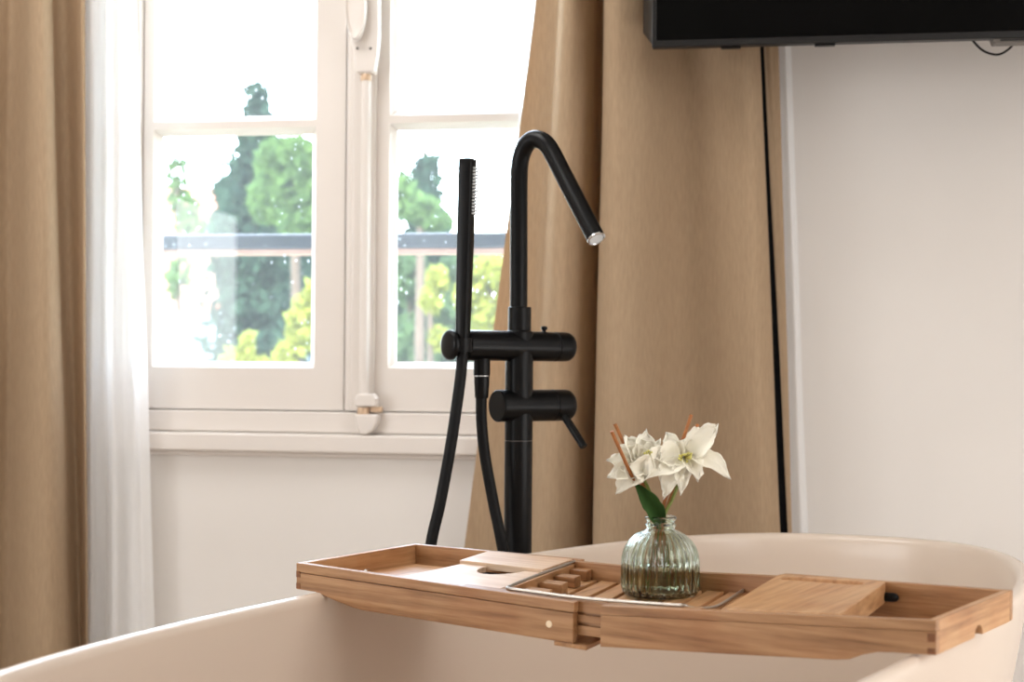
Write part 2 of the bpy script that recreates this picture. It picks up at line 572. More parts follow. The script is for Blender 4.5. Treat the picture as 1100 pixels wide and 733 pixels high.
# oval pull seen nearly edge on
mb = MB()
hu, hz = W(383.5, 8, .045)[0], W(383.5, 8, .045)[1]
rows = []
for (sc, o) in ((.0, .052), (.55, .0525), (.78, .053), (.86, .058), (.93, .060), (1.0, .056), (1.0, .046), (.9, .041), (.5, .039), (0, .039)):
    rows.append([R(hu + .0225 * sc * math.cos(2 * PI * k / 28), o, hz + .072 * sc * math.sin(2 * PI * k / 28)) for k in range(28)])
mb.grid(rows, close_v=True)
mb.build('pull_handle', M['paint'], plate, smooth=50)
mb = MB(); mb.tube([R(hu, .03, hz), R(hu, .042, hz)], .008, 14); mb.build('handle_pin', M['paint'], plate, smooth=60)
for x in (384, 398):
    mb = MB(); p = R(W(x, 52, .034)[0], .0335, W(x, 52, .034)[1])
    mb.lathe([(.0032, 0), (.003, .0012), (0, .0016)], p, WN, 12); mb.build('screw', M['tvgrey'], plate, smooth=60)
# keeper at the bottom
mb = MB()
mb.prism([R(W(x, y, .02)[0], .004, W(x, y, .02)[1]) for x, y in ((383, 437), (383, 428), (386, 423), (402, 423), (406, 428), (406, 437))], WN * .032)
mb.build('rod_guide', M['paint'], win, bevel=.004, seg=3)
mb = MB()
mb.lathe([(.0125, 0), (.0132, .004), (.0125, .014)], R(bolt_u, .02, W(391, 445, .02)[1]), seg=20)
mb.build('brass_ferrule', M['brass'], win, smooth=50)
mb = MB()
mb.rbox(W(398, 440, .02)[0], W(410, 440, .02)[0], .007, .022, W(398, 443, .02)[1], W(398, 437, .02)[1])
mb.build('brass_stop', M['brass'], win, bevel=.002)
mb = MB()
mb.prism([R(W(x, y, .02)[0], .006, W(x, y, .02)[1]) for x, y in ((382, 445), (408, 445), (407, 454), (402, 463), (396, 467), (389, 467), (385, 461))], WN * .030)
mb.build('bolt_keeper', M['paint'], win, bevel=.005, seg=3)


# ================================================================== CURTAINS
def curtain_mesh(m_, ctrl, ztop, zbot, nq=110, nz=60, wob=.004, seed=0.0, curve=0.0):
    """ctrl: (px at y=0, px at y=590, off) across the cloth"""
    cs = catmull(ctrl, nq)
    rows = []
    for i in range(nz):
        z = ztop + (zbot - ztop) * i / (nz - 1)
        py = CY - (z - EYE) * F / 2.8
        t = py / 590.0
        row = []
        for q, (a, b, o) in enumerate(cs):
            px = a + (b - a) * t + curve * math.sin(PI * max(0, min(1, t)))
            n = noise.noise(Vector((q / nq * 9 + seed, z * 2.2, seed)))
            oo = max(.035, o + n * wob * 2)
            u = W(px + n * 1.6, py, oo)[0]
            row.append(R(u, oo, z))
        rows.append(row)
    m_.grid(rows)


ZR = ZC - .03
mb = MB()
curtain_mesh(mb, [(574, 500, .075), (582, 520, .078), (592, 545, .085), (599, 562, .10), (602, 572, .155), (607, 582, .185), (616, 596, .185), (627, 612, .158), (637, 626, .12), (645, 636, .085), (652, 641, .075), (652, 640, .11), (649, 637, .165), (653, 642, .196), (664, 654, .212), (680, 672, .208), (693, 688, .192), (706, 706, .158), (720, 722, .112), (736, 742, .080), (752, 764, .088), (768, 784, .126), (784, 804, .158), (800, 822, .172), (811, 835, .155), (814, 839, .125)], ZR, .015, 200, 64, .003, 3.1)
cr_ = mb.build('curtain', M['curtain'], smooth=180, solid=.0016)
tag(cr_, 'beige linen curtain hanging behind the black tub tap and under the screen', 'curtain', 'beige floor length curtains')
mb = MB()
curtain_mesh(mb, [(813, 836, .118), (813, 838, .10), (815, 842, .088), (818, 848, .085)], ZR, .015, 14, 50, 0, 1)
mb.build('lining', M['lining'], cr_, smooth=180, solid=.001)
mb = MB()
curtain_mesh(mb, [(816, 846, .083), (822, 848, .082), (828, 849, .079), (836, 851, .07)], ZR, .015, 14, 50, .001, 6)
mb.build('side_return', M['curtain'], cr_, smooth=180, solid=.0012)

mb = MB()
curtain_mesh(mb, [(-190, -210, .07), (-160, -170, .14), (-130, -140, .15), (-100, -110, .08), (-70, -75, .09), (-45, -50, .15), (-20, -22, .165), (0, -4, .12), (12, 8, .10), (22, 18, .125), (32, 32, .18), (44, 50, .195), (54, 66, .165), (61, 76, .105), (70, 83, .085), (80, 88, .10), (88, 92, .125), (92, 93.5, .115)], ZR, .015, 150, 64, .004, 9.4)
cl_ = mb.build('curtain', M['curtain'], smooth=180, solid=.0016)
tag(cl_, 'beige linen curtain beside the white sheer, left of the window', 'curtain', 'beige floor length curtains')

mb = MB()
curtain_mesh(mb, [(70, 76, .045), (84, 86, .055), (96, 96, .085), (106, 104, .07), (114, 114, .052), (124, 122, .08), (132, 134, .06), (139, 146, .05), (144, 152, .07), (147, 163, .062)], ZR, .02, 90, 64, .004, 5.2)
sl_ = mb.build('sheer_curtain', M['sheer'], smooth=180)
tag(sl_, 'white sheer curtain hanging between the left beige curtain and the window', 'curtain', 'white sheer curtains')
mb = MB()
curtain_mesh(mb, [(569, 508, .042), (590, 545, .052), (630, 600, .042), (680, 660, .054), (730, 730, .042), (780, 795, .05), (820, 838, .042), (836, 852, .05), (843, 862, .062), (848, 868, .046)], ZR, .02, 90, 64, .002, 8.8)
sr_ = mb.build('sheer_curtain', M['sheer'], smooth=180)
tag(sr_, 'narrow white sheer showing along both edges of the right beige curtain', 'curtain', 'white sheer curtains')

# ================================================================== TELEVISION
TO = .355                     # screen plane distance from the wall
tu0 = W(700.5, 50, TO)[0]
tz0 = W(702, 51.0, TO)[1]
tu1 = tu0 + .97; tz1 = tz0 + .56
tv = empty('television', R((tu0 + tu1) / 2, TO - .03, tz0))
tag(tv, 'black wall mounted flat television with grey lower bezel', 'television')
mb = MB()
q0 = (tu0, tu1, tz0, tz1); q1 = (tu0 + .0075, tu1 - .0075, tz0 + .0125, tz1 - .0075)
mb.grid([fr(q0, TO), fr(q1, TO), fr(q1, TO - .006), fr(q1, TO - .02), fr(q0, TO - .02)], close_u=True, close_v=True)
mb.build('bezel', M['tvcase'], tv, bevel=.0012)
mb = MB(); mb.rbox(q1[0], q1[1], TO - .006, TO - .002, q1[2], q1[3]); mb.build('screen', M['tvscreen'], tv)
mb = MB()
mb.hexa([R(tu0 + .001, TO - .02, tz0 + .004), R(tu1 - .01, TO - .02, tz0 + .004), R(tu1 - .03, TO - .13, tz0 + .055), R(tu0 - .026, TO - .13, tz0 + .055),
         R(tu0 + .001, TO - .02, tz1 - .02), R(tu1 - .01, TO - .02, tz1 - .02), R(tu1 - .03, TO - .13, tz1 - .05), R(tu0 - .026, TO - .13, tz1 - .05)])
mb.build('back_housing', M['tvcase'], tv, bevel=.004)
for x in (785, 886):
    u = W(x, 52, TO - .012)[0]
    mb = MB(); mb.rbox(u - .018, u + .018, TO - .018, TO - .006, tz0 - .0035, tz0 + .001); mb.build('foot_slot', M['black'], tv, bevel=.0008)
mb = MB()
u = W(1066, 44, TO)[0]
mb.prism([R(u, TO - .004, tz0 + .003), R(u + .09, TO - .004, tz0 + .003), R(u + .088, TO - .004, tz0 - .0075), R(u + .004, TO - .004, tz0 - .0075)], WN * -.03)
sn = mb.build('sensor_box', M['tvgrey'], tv, bevel=.0015)
mb = MB(); mb.rbox(u + .014, u + .06, TO - .0042, TO - .002, tz0 - .0045, tz0 - .0015); mb.build('sensor_window', M['tvcase'], sn)
mb = MB()
cz = [W(x, y, .28) for x, y in ((1040, 38), (1047, 46), (1054, 53), (1063, 57.5), (1073, 58.5), (1082, 54), (1090, 46), (1094, 38))]
mb.tube(spath([R(a, .28, b) for a, b in cz], 40), .0021, 10)
mb.build('cable', M['black'], tv, smooth=60)
ub = (tu0 + tu1) / 2
mb = MB(); mb.rbox(ub - .03, ub + .03, .012, TO - .125, tz0 + .24, tz0 + .3)
br = mb.build('wall_bracket', M['black'], tv, bevel=.003)
mb = MB(); mb.rbox(ub - .12, ub + .12, .0, .014, tz0 + .15, tz0 + .4); mb.build('mounting_plate', M['black'], br, bevel=.003)

# ================================================================== BATHTUB
tuv = Vector((math.sin(TA), math.cos(TA), 0))         # across the tray = along the tub
tuw = Vector((math.cos(TA), -math.sin(TA), 0))
ph = math.radians(-4)
TS = tuv * math.cos(ph) + tuw * math.sin(ph)
TT = -tuv * math.sin(ph) + tuw * math.cos(ph)
TC = Vector((.085, 1.656, 0)) + TS * .06 + TT * .01
TAx, TBx, TNn = .92, .40, 2.6


def rim_z(p):
    t = (p - Vector((.085, 1.656, 0))).dot(tuw)
    return EYE - .294 + .018 * (t + .42) / .84


def tub_ring(dn, zf, n=180):
    row = []
    for k in range(n):
        a = 2 * PI * k / n
        ca, sa = math.cos(a), math.sin(a)
        x = (TAx + dn) * math.copysign(abs(ca) ** (2 / TNn), ca)
        y = (TBx + dn) * math.copysign(abs(sa) ** (2 / TNn), sa)
        p = TC + TS * x + TT * y
        rz = rim_z(p)
        p.z = zf(rz)
        row.append(p)
    return row


RW = -.002
tub_prof = [(-.20, lambda r: .0), (-.135, lambda r: .0), (-.125, lambda r: .008), (-.11, lambda r: .05), (-.075, lambda r: .18), (-.04, lambda r: .34), (-.012, lambda r: r - .10), (-.002, lambda r: r - .04),
            (.003, lambda r: r - .014), (.0035, lambda r: r - .007), (.001, lambda r: r - .002), (-.004, lambda r: r), (-.010, lambda r: r - .0012), (-.0145, lambda r: r - .005), (-.017, lambda r: r - .013), (-.020, lambda r: r - .04),
            (-.032, lambda r: .40), (-.055, lambda r: .26), (-.085, lambda r: .18), (-.13, lambda r: .145), (-.20, lambda r: .135), (-.30, lambda r: .132), (-.399, lambda r: .131)]
mb = MB()
rows = [tub_ring(dn, zf) for dn, zf in tub_prof]
vs = mb.grid(rows, close_v=True)
mb.face(vs[0][::-1]); mb.face(vs[-1])
tub = mb.build('bathtub', M['enamel'], base=TC, smooth=180)
tag(tub, 'white freestanding oval bathtub under the bamboo tray', 'bathtub')

# ================================================================== BATH TRAY
NR = Vector((.409, 1.37, 0))
TU = -tuw            # along the tray, from the right end to the left
TV = tuv             # across it, from the front to the back
TW = .2426


def interp(x, xs, ys):
    if x <= xs[0]: return ys[0] + (ys[1] - ys[0]) * (x - xs[0]) / (xs[1] - xs[0])
    for i in range(len(xs) - 1):
        if x <= xs[i + 1] or i == len(xs) - 2:
            return ys[i] + (ys[i + 1] - ys[i]) * (x - xs[i]) / (xs[i + 1] - xs[i])


def T(a, b, h):
    """tray coordinates: a from the right end, b from the front, h from the rim; the pulled-out tray sags a little"""
    f_ = interp(a, [0, .19, .39, .854], [-.2399, -.2527, -.2656, -.2582])
    k_ = interp(a, [0, .26, .40, .854], [-.2397, -.2455, -.2522, -.2558])
    t = b / TW
    z = EYE + f_ * (1 - t) + k_ * t + h
    p = NR + TU * a + TV * b
    return Vector((p.x, p.y, z))


TB = T(.42, TW / 2, -.05)
tray = empty('bath_tray', TB)
tag(tray, 'extended bamboo bath tray with two sliding wings lying across the tub', 'tray')


def tprism(m_, prof_ab, h0, h1, seg_a=0):
    """plan polygon (a,b) between heights h0 and h1"""
    v0 = [m_.bm.verts.new(T(a, b, h0)) for a, b in prof_ab]
    v1 = [m_.bm.verts.new(T(a, b, h1)) for a, b in prof_ab]
    n = len(prof_ab)
    m_.face(v0[::-1]); m_.face(v1)
    for i in range(n):
        j = (i + 1) % n
        m_.face([v0[i], v0[j], v1[j], v1[i]])


def tpanel(m_, pts_ah, b0, b1):
    """elevation polygon (a,h) between b0 and b1 (a long side rail)"""
    v0 = [m_.bm.verts.new(T(a, b0, h)) for a, h in pts_ah]
    v1 = [m_.bm.verts.new(T(a, b1, h)) for a, h in pts_ah]
    n = len(pts_ah)
    m_.face(v0[::-1]); m_.face(v1)
    for i in range(n):
        j = (i + 1) % n
        m_.face([v0[i], v0[j], v1[j], v1[i]])


def tend(m_, pts_bh, a0, a1):
    v0 = [m_.bm.verts.new(T(a0, b, h)) for b, h in pts_bh]
    v1 = [m_.bm.verts.new(T(a1, b, h)) for b, h in pts_bh]
    n = len(pts_bh)
    m_.face(v0[::-1]); m_.face(v1)
    for i in range(n):
        j = (i + 1) % n
        m_.face([v0[i], v0[j], v1[j], v1[i]])


BV = .0009
BT = .0095                     # board thickness of the sides
# ---- left wing
LA0, LA1 = .4160, .8525


def lbottom(a):      # lower edge of the left wing's side: full depth, then rising to the notched end
    return interp(a, [.40, .745, .765, .80, .812, .856], [-.047, -.0485, -.045, -.0385, -.0345, -.0345])


def panel_outline(a0, a1, bot, top, n=26):
    up = [(a0 + (a1 - a0) * i / n, top) for i in range(n + 1)]
    dn = [(a0 + (a1 - a0) * i / n, bot(a0 + (a1 - a0) * i / n)) for i in range(n + 1)]
    return dn + up[::-1]


lw = MB(); tpanel(lw, panel_outline(LA0, LA1, lambda a: -.0120, 0.0), 0, BT)
lwing = lw.build('front_rail', M['bamboo'], tray, bevel=BV)
lw = MB(); tpanel(lw, panel_outline(LA0 + .0015, LA1, lbottom, -.0128), .0004, BT)
lw.build('front_panel', M['bamboo'], tray, bevel=BV)
lw = MB(); tpanel(lw, panel_outline(.560, LA1, lbottom, 0.0), TW - BT, TW)
lw.build('back_panel', M['bamboo'], tray, bevel=BV)


def end_outline(cb):
    n = 14
    pts = [(BT + .0002, -.0335), (cb - .014, -.0335)]
    pts += [(cb - .0125 * math.cos(PI * i / n), -.0335 + .0125 * math.sin(PI * i / n) * .9) for i in range(n + 1)]
    pts += [(cb + .014, -.0335), (TW - BT - .0002, -.0335), (TW - BT - .0002, 0), (BT + .0002, 0)]
    return pts


lw = MB(); tend(lw, end_outline(.128), LA1 - BT, LA1 - .0003); lw.build('end_panel', M['bamboo_x'], tray, bevel=BV * .6)
# floor of the left wing
lw = MB(); tprism(lw, [(.575, BT + .013), (LA1 - BT - .001, BT + .013), (LA1 - BT - .001, TW - BT - .013), (.60, TW - BT - .013)], -.031, -.0255)
lw.build('wing_floor', M['bamboo_x'], tray, bevel=BV)
# ---- right wing
RA1 = .3809


def rbottom(a):
    return interp(a, [0, .052, .062, .074, .085, .092, .39], [-.033, -.033, -.0338, -.0368, -.0415, -.0436, -.0462])


rw = MB(); tpanel(rw, panel_outline(0, RA1, lambda a: -.0105, 0.0), 0, BT)
rw.build('front_rail', M['bamboo'], tray, bevel=BV)
rw = MB(); tpanel(rw, panel_outline(0, RA1, rbottom, -.0107), .0001, BT)
rw.build('front_panel', M['bamboo'], tray, bevel=BV * .6)
rw = MB(); tpanel(rw, panel_outline(0, .272, rbottom, 0.0), TW - BT, TW)
rw.build('back_panel', M['bamboo'], tray, bevel=BV)
rw = MB(); tend(rw, end_outline(.128), .0003, BT); rw.build('end_panel', M['bamboo_x'], tray, bevel=BV * .6)
# ---- centre frame: grooved runners front and back
CA0, CA1 = .262, .585
for b0, b1, s in ((.0105, .0205, 1), (TW - .0205, TW - .0105, -1)):
    o_, i_ = (b0, b1) if s > 0 else (b1, b0)
    prof = [(o_, -.001), (o_, -.0125), (o_ + s * .0035, -.0128), (o_ + s * .0035, -.0155), (o_ - s * .0005, -.0158), (o_ - s * .0005, -.0240), (o_ + s * .004, -.0243), (o_ + s * .004, -.0275),
            (o_, -.028), (o_, -.0385), (i_, -.0385), (i_, -.001)]
    m_ = MB()
    rows = [[T(CA0 + (CA1 - CA0) * k / 8, b, h) for b, h in prof] for k in range(9)]
    v_ = m_.grid(rows, close_v=True); m_.face(v_[0][::-1]); m_.face(v_[-1])
    m_.build('runner', M['bamboo'], tray)
# cross bar under the joint
m_ = MB(); tprism(m_, [(.402, .004), (.446, .004), (.464, TW - .004), (.42, TW - .004)], -.0535, -.0482)
m_.build('cross_bar', M['bamboo_x'], tray, bevel=BV)
m_ = MB(); tprism(m_, [(.27, .012), (.30, .012), (.30, TW - .012), (.27, TW - .012)], -.046, -.040)
m_.build('cross_bar', M['bamboo_x'], tray, bevel=BV)
# slats of the centre floor (they lie slightly askew)
SK = .185
for k in range(9):
    a0 = .2435 + k * .0308
    m_ = MB()
    tprism(m_, [(a0, .0215), (a0 + .0240, .0215), (a0 + .0240 + SK * .2, .2215), (a0 + SK * .2, .2215)], -.0320, -.0220)
    m_.build('slat', M['bamboo_x'], tray, bevel=BV)
# ---- pale boards on the left
hb = [(  .592 + .026 - .031 * math.cos(PI * i / 12), .1445 - .046 * math.sin(PI * i / 12)) for i in range(13)]
m_ = MB(); tprism(m_, [(.540, .0125), (.690, .0125), (.690, .1445)] + hb[::-1] + [(.5615, .1445)], -.011, -.0035)
m_.build('support_board', M['board'], tray, bevel=BV * .7)
m_ = MB(); tprism(m_, [(.5600, .1465), (.6955, .1465), (.7130, TW - .0105), (.5725, TW - .0105)], -.0085, .0005)
m_.build('back_board', M['board'], tray, bevel=BV * .7)
m_ = MB(); tprism(m_, [(.580, .094), (.656, .094), (.662, .150), (.586, .150)], -.0145, -.0118)  # black plate added under the hole to stand in for its deep shade
m_.build('slot_shade', M['black'], tray, bevel=.0004)
m_ = MB(); tprism(m_, [(.6835, .0225), (.6895, .0225), (.7115, TW - .0235), (.7055, TW - .0235)], -.0255, -.0112)
m_.build('board_support', M['bamboo_x'], tray, bevel=BV)
m_ = MB(); tprism(m_, [(.531, .0125), (.539, .0125), (.5715, TW - .011), (.5635, TW - .011)], -.024, -.0040)
m_.build('board_edge', M['bamboo_x'], tray, bevel=BV)
# wooden stop blocks along the hinged edge
for k, (a, b) in enumerate(((.496, .052), (.509, .112), (.520, .158), (.533, .206))):
    w_ = .030 if k == 0 else .020
    m_ = MB(); sk = SK * w_
    tprism(m_, [(a, b), (a + .034 - k * .002, b), (a + .034 - k * .002 + sk, b + w_), (a + sk, b + w_)], -.0218, -.0085)
    m_.build('stop_block', M['bamboo'], tray, bevel=.0008)
# ---- raised board on the right with a long groove
m_ = MB(); tprism(m_, [(.236, .0115), (.103, .0115), (.141, TW - .0105), (.274, TW - .0105)], -.0245, .0006)
rbd = m_.build('raised_board', M['bamboo_x'], tray, bevel=.0016)
n = 10
gl = [(.169, .2095), (.249, .2095)]
m_ = MB()
pts = [(.169 + .006 * math.sin(-PI / 2 - PI * i / n) * -1 * -1, .2095 + .006 * math.cos(PI * i / n)) for i in range(n + 1)]
pts = [(gl[1][0] + .0105 * math.cos(-PI / 2 + PI * i / n), .2095 + .0105 * math.sin(-PI / 2 + PI * i / n)) for i in range(n + 1)] + \
      [(gl[0][0] + .0105 * math.cos(PI / 2 + PI * i / n), .2095 + .0105 * math.sin(PI / 2 + PI * i / n)) for i in range(n + 1)]
tprism(m_, pts, -.0045, .004)
cut = m_.build('groove_cutter', M['bamboo'], tray)
bo = rbd.modifiers.new('groove', 'BOOLEAN'); bo.object = cut; bo.operation = 'DIFFERENCE'; bo.solver = 'EXACT'
rbd.modifiers.move(1, 0)
dg = bpy.context.evaluated_depsgraph_get()
me_new = bpy.data.meshes.new_from_object(rbd.evaluated_get(dg))
rbd.modifiers.clear(); rbd.data = me_new
bpy.data.objects.remove(cut, do_unlink=True)
# hinge pin
m_ = MB()
kp = [T(.146 - .0215 * i / 9, TW - .0135, -.0165) for i in range(10)]
m_.tube(kp, [.003, .0048, .0052, .0052, .0052, .0052, .0052, .005, .0042, .0018], 14)
m_.build('hinge_pin', M['black'], tray, smooth=60)
# steel wire rest folded flat
m_ = MB()
wp = [T(.5655, .2275, -.0015), T(.552, .15, -.0008), T(.5395, .085, .0003), T(.5280, .030, .0008), T(.5255, .0215, .0008), T(.5190, .0172, .0010), T(.500, .0162, .0014), T(.42, .0158, .0020), T(.34, .0158, .0018), T(.295, .0165, .0010), T(.284, .0185, .0002),
      T(.2835, .028, -.0035), T(.2875, .060, -.0105), T(.297, .12, -.0185), T(.3165, .221, -.0192)]
m_.tube(spath(wp, 90), .0019, 12)
m_.build('wire_rest', M['steel'], tray, smooth=60)


# end-grain finger joints and the dowel
def joint(a0, a1, h0, h1):
    m_ = MB(); v = []
    tpanel(m_, [(a0, h0), (a1, h0), (a1, h1), (a0, h1)], -.00035, .002)
    m_.build('finger_joint', M['endgrain'], tray)


joint(.8455, .8520, -.0185, -.0105); joint(.8455, .8520, -.0332, -.0262)
joint(.0006, .0085, -.0205, -.0125); joint(.0006, .0085, -.0325, -.0265)
m_ = MB(); c = T(.4505, .0004, -.0290)
m_.lathe([(.0042, 0), (.004, .0006), (0, .0008)], c, -TV, 14); m_.build('dowel', M['dowel'], tray, smooth=60)

# ================================================================== TAP
TD = 2.40


def tp(px, py, d=TD): return P(px, py, d)


AX = Vector((.83, .555, 0)).normalized()     # direction of the cross bodies, right and away
tap = empty('tub_tap', Vector((tp(557, 500).x, TD, 0)))
tag(tap, 'matte black floor standing tub tap with angled spout beside the bathtub', 'tap')
cx_ = tp(557, 480).x
cc = lambda py: Vector((cx_, TD, tp(557, py).z))
m_ = MB()
m_.lathe([(.0235, 0), (.0235, cc(474).z)], Vector((cx_, TD, 0)), seg=40)
m_.build('column', M['black'], tap, smooth=50)
m_ = MB(); m_.lathe([(.07, 0), (.07, .008), (.062, .014), (.024, .016)], Vector((cx_, TD, 0)), seg=40)
m_.build('floor_flange', M['black'], tap, smooth=40)
m_ = MB(); m_.lathe([(.0228, 0), (.0228, .0012)], cc(474), seg=40); m_.build('joint_ring', M['tvgrey'], tap, smooth=50)
m_ = MB(); z0 = cc(473).z
m_.lathe([(.0235, 0), (.0235, cc(357).z - z0), (.0195, cc(355).z - z0), (.0195, cc(330.5).z - z0), (.0185, cc(330).z - z0)], cc(473), seg=40)
m_.build('mixer_body', M['black'], tap, smooth=40)
# spout
e = TD - .13
pth = []
ctrl = [(557.2, 331, TD), (557.3, 260, TD), (557.4, 200, TD), (558.2, 178, TD - .002), (561.5, 163, TD - .008), (568, 152.5, TD - .018), (576.5, 149.5, TD - .028), (585.5, 153.5, TD - .040), (593, 164, TD - .05), (605, 187.5, TD - .072), (622, 220.5, TD - .105), (640.5, 256.5, TD - .14)]
sp = spath([tp(x, y, d) for x, y, d in ctrl], 90)
m_ = MB(); m_.tube(sp, .0148, 28)
spo = m_.build('spout', M['black'], tap, smooth=50)
ed = (sp[-1] - sp[-4]).normalized()
m_ = MB(); m_.lathe([(.0112, -.002), (.0150, -.001), (.0152, .0012), (.0128, .0022), (.0118, .001), (.0112, -.001)], sp[-1], ed, 28)
m_.build('aerator', M['chrome'], spo, smooth=40)
m_ = MB(); m_.lathe([(.0113, 0), (.0113, .0008)], sp[-1], ed, 28)
m_.build('aerator_mesh', M['nozzle'], spo, smooth=40)
# upper cross body (shower outlet and diverter)
c1 = cc(372)
sc = TD / F / AX.x


def along(c, px): return c + AX * ((px - 557) * sc)


m_ = MB()
L0, L1, L2 = (499 - 557) * sc, (594 - 557) * sc, (613 - 557) * sc
m_.lathe([(.0235, L0), (.0252, L0 + .002), (.0252, L1 - .001), (.0242, L1), (.0242, L1 + .001), (.0252, L1 + .002), (.0252, L2 - .012), (.0246, L2 - .006), (.022, L2 - .0015), (.018, L2)], c1, AX, 40)
m_.build('diverter_body', M['black'], tap, smooth=35)
m_ = MB(); kb = c1 + AX * ((584 - 557) * sc)
m_.lathe([(.0035, .02), (.0035, .028), (.0052, .029), (.0055, .032), (.004, .0345), (0, .035)], kb, (0, 0, 1), 16)
m_.build('diverter_knob', M['black'], tap, smooth=50)
# shower holder: pin, end disc and a clip
m_ = MB(); m_.lathe([(.006, L0 - .028), (.006, L0 + .002)], c1, AX, 16)
hold = m_.build('shower_holder', M['black'], tap, smooth=50)
m_ = MB(); m_.lathe([(.018, L0 - .033), (.0225, L0 - .0318), (.0245, L0 - .029), (.0245, L0 - .0245), (.0235, L0 - .0235)], c1, AX, 36)
m_.build('end_disc', M['black'], hold, smooth=40)
# lower cross body with lever
c2 = cc(436)
m_ = MB()
L0b, L1b, L2b = (541 - 557) * sc, (592 - 557) * sc, (613.5 - 557) * sc
m_.lathe([(.0255, L0b - .014), (.0268, L0b - .0125), (.0268, L1b - .001), (.0258, L1b), (.0258, L1b + .001), (.0268, L1b + .002), (.0268, L2b - .012), (.0262, L2b - .006), (.023, L2b - .0015), (.019, L2b)], c2, AX, 40)
m_.build('valve_body', M['black'], tap, smooth=35)
m_ = MB(); lp = c2 + AX * ((602 - 557) * sc)
d_l = lp.y - .012
m_.tube([P(602, 440, d_l), P(608, 450, d_l - .006), P(627.5, 480.5, d_l - .03)], .0068, 18)
m_.build('lever', M['black'], tap, bevel=.0012, smooth=50)
# hose outlet
co = along(c1, 517.5) + Vector((0, 0, 0))
m_ = MB()
zt = co.z - .022
m_.lathe([(.0138, zt - co.z), (.0138, -.0495), (.0130, -.0500)], co, (0, 0, 1), 28); out_ = m_.build('hose_outlet', M['black'], tap, smooth=40)
m_ = MB(); m_.lathe([(.0132, -.0512), (.0132, -.0498)], co, (0, 0, 1), 28); m_.build('chrome_ring', M['chrome'], out_, smooth=40)
m_ = MB(); m_.lathe([(.0128, -.0512), (.0126, -.062), (.0112, -.086), (.0108, -.087)], co, (0, 0, 1), 28); m_.build('hose_cone', M['black'], out_, smooth=40)

# hand shower standing in the holder
hc = along(c1, 496.5)
hd = hc.y - .012
SF = Vector((.955, -.296, 0))       # spray face looks over the tub
SB = Vector((-SF.y, SF.x, 0))
top = P(502.5, 171, hd); bot = P(496.5, 384, hd)
hs = empty('hand_shower', bot)
tag(hs, 'slim black hand shower standing upright in the tap holder', 'hand shower')
m_ = MB(); rows = []
ax_ = (top - bot).normalized()
for (f_, w_, t_) in ((0, .0085, .0085), (.03, .0105, .0105), (.12, .0118, .0112), (.25, .0128, .0115), (.6, .0142, .0120), (.97, .0152, .0124), (.995, .0152, .0122), (1.0, .0142, .0112)):
    c = bot.lerp(top, f_)
    row = []
    for k in range(28):
        a = 2 * PI * k / 28
        ca, sa = math.cos(a), math.sin(a)
        ex = 2 / (2 + 3.0 * min(1, f_ * 2.5))
        row.append(c + SF * t_ * math.copysign(abs(ca) ** ex, ca) + SB * w_ * math.copysign(abs(sa) ** ex, sa))
    rows.append(row)
v_ = m_.grid(rows, close_v=True); m_.face(v_[0][::-1]); m_.face(v_[-1])
m_.build('handle', M['black'], hs, smooth=40)
first = None
for i in range(15):
    for j in range(3):
        f_ = .952 - i * .0163
        p = bot.lerp(top, f_) + SF * .0118 + SB * ((j - 1) * .0064)
        if first is None:
            m_ = MB(); m_.lathe([(.0017, 0), (.0014, .0056), (.0009, .0064)], p, SF, 8)
            first = m_.build('nozzle', M['nozzle'], hs, smooth=60); p_first = p
        else:
            part_copy(first, hs, p - p_first)
# cradle clip parts on the holder
m_ = MB()
cb = hc + Vector((0, -.012, -.001))
arc = [cb + AX * (.0155 * math.cos(t)) + Vector((AX.y, -AX.x, 0)) * (.0155 * math.sin(t)) for t in [PI * (-.25 + 1.5 * i / 18) for i in range(19)]]
rows = []
for q in arc:
    n_ = (q - cb).normalized()
    rows.append([q + n_ * 0 + Vector((0, 0, -.010)), q + n_ * .003 + Vector((0, 0, -.010)), q + n_ * .003 + Vector((0, 0, .012)), q + Vector((0, 0, .012))])
v_ = m_.grid(rows, close_v=True); m_.face(v_[0][::-1]); m_.face(v_[-1])
m_.build('clip', M['black'], hold, smooth=40)
# hose from the hand shower down to the floor and up to the outlet
hd2 = co.y
pts = [bot + Vector((0, 0, .004)), P(495.5, 398, hd), P(491.5, 430, hd - .005), P(484, 480, hd - .012), P(473, 540, hd - .02), P(463, 585, hd - .025), P(456, 650, hd - .02), P(462, 740, hd + .0), P(490, 800, hd + .02),
       P(522, 795, hd2), P(543, 720, hd2), P(548, 650, hd2 + .0), P(540, 590, hd2 - .015), P(530, 540, hd2 - .01), P(521, 490, hd2 - .003), P(517.5, 455, hd2), P(517, 430, hd2), co + Vector((0, 0, -.084))]
m_ = MB(); m_.tube(spath(pts, 150), .0093, 16)
hose = m_.build('shower_hose', M['rubber'], smooth=180)
tag(hose, 'black flexible shower hose looping down from the hand shower behind the tray', 'hose')

# ================================================================== VASE WITH FLOWERS
vd = 1.755
vb = P(709, 642.5, vd)
vb.z = T(.398, .161, -.0215).z
K = vd / F                     # metres per pixel at the vase
vase = empty('bud_vase', vb)
tag(vase, 'small ribbed glass bottle vase standing on the tray slats', 'vase')


def rib(r, h, a):
    k = max(0, min(1, (h - .004) / .006)) * max(0, min(1, (.079 - h) / .016))
    return r * (1 + .030 * k * math.cos(30 * a))


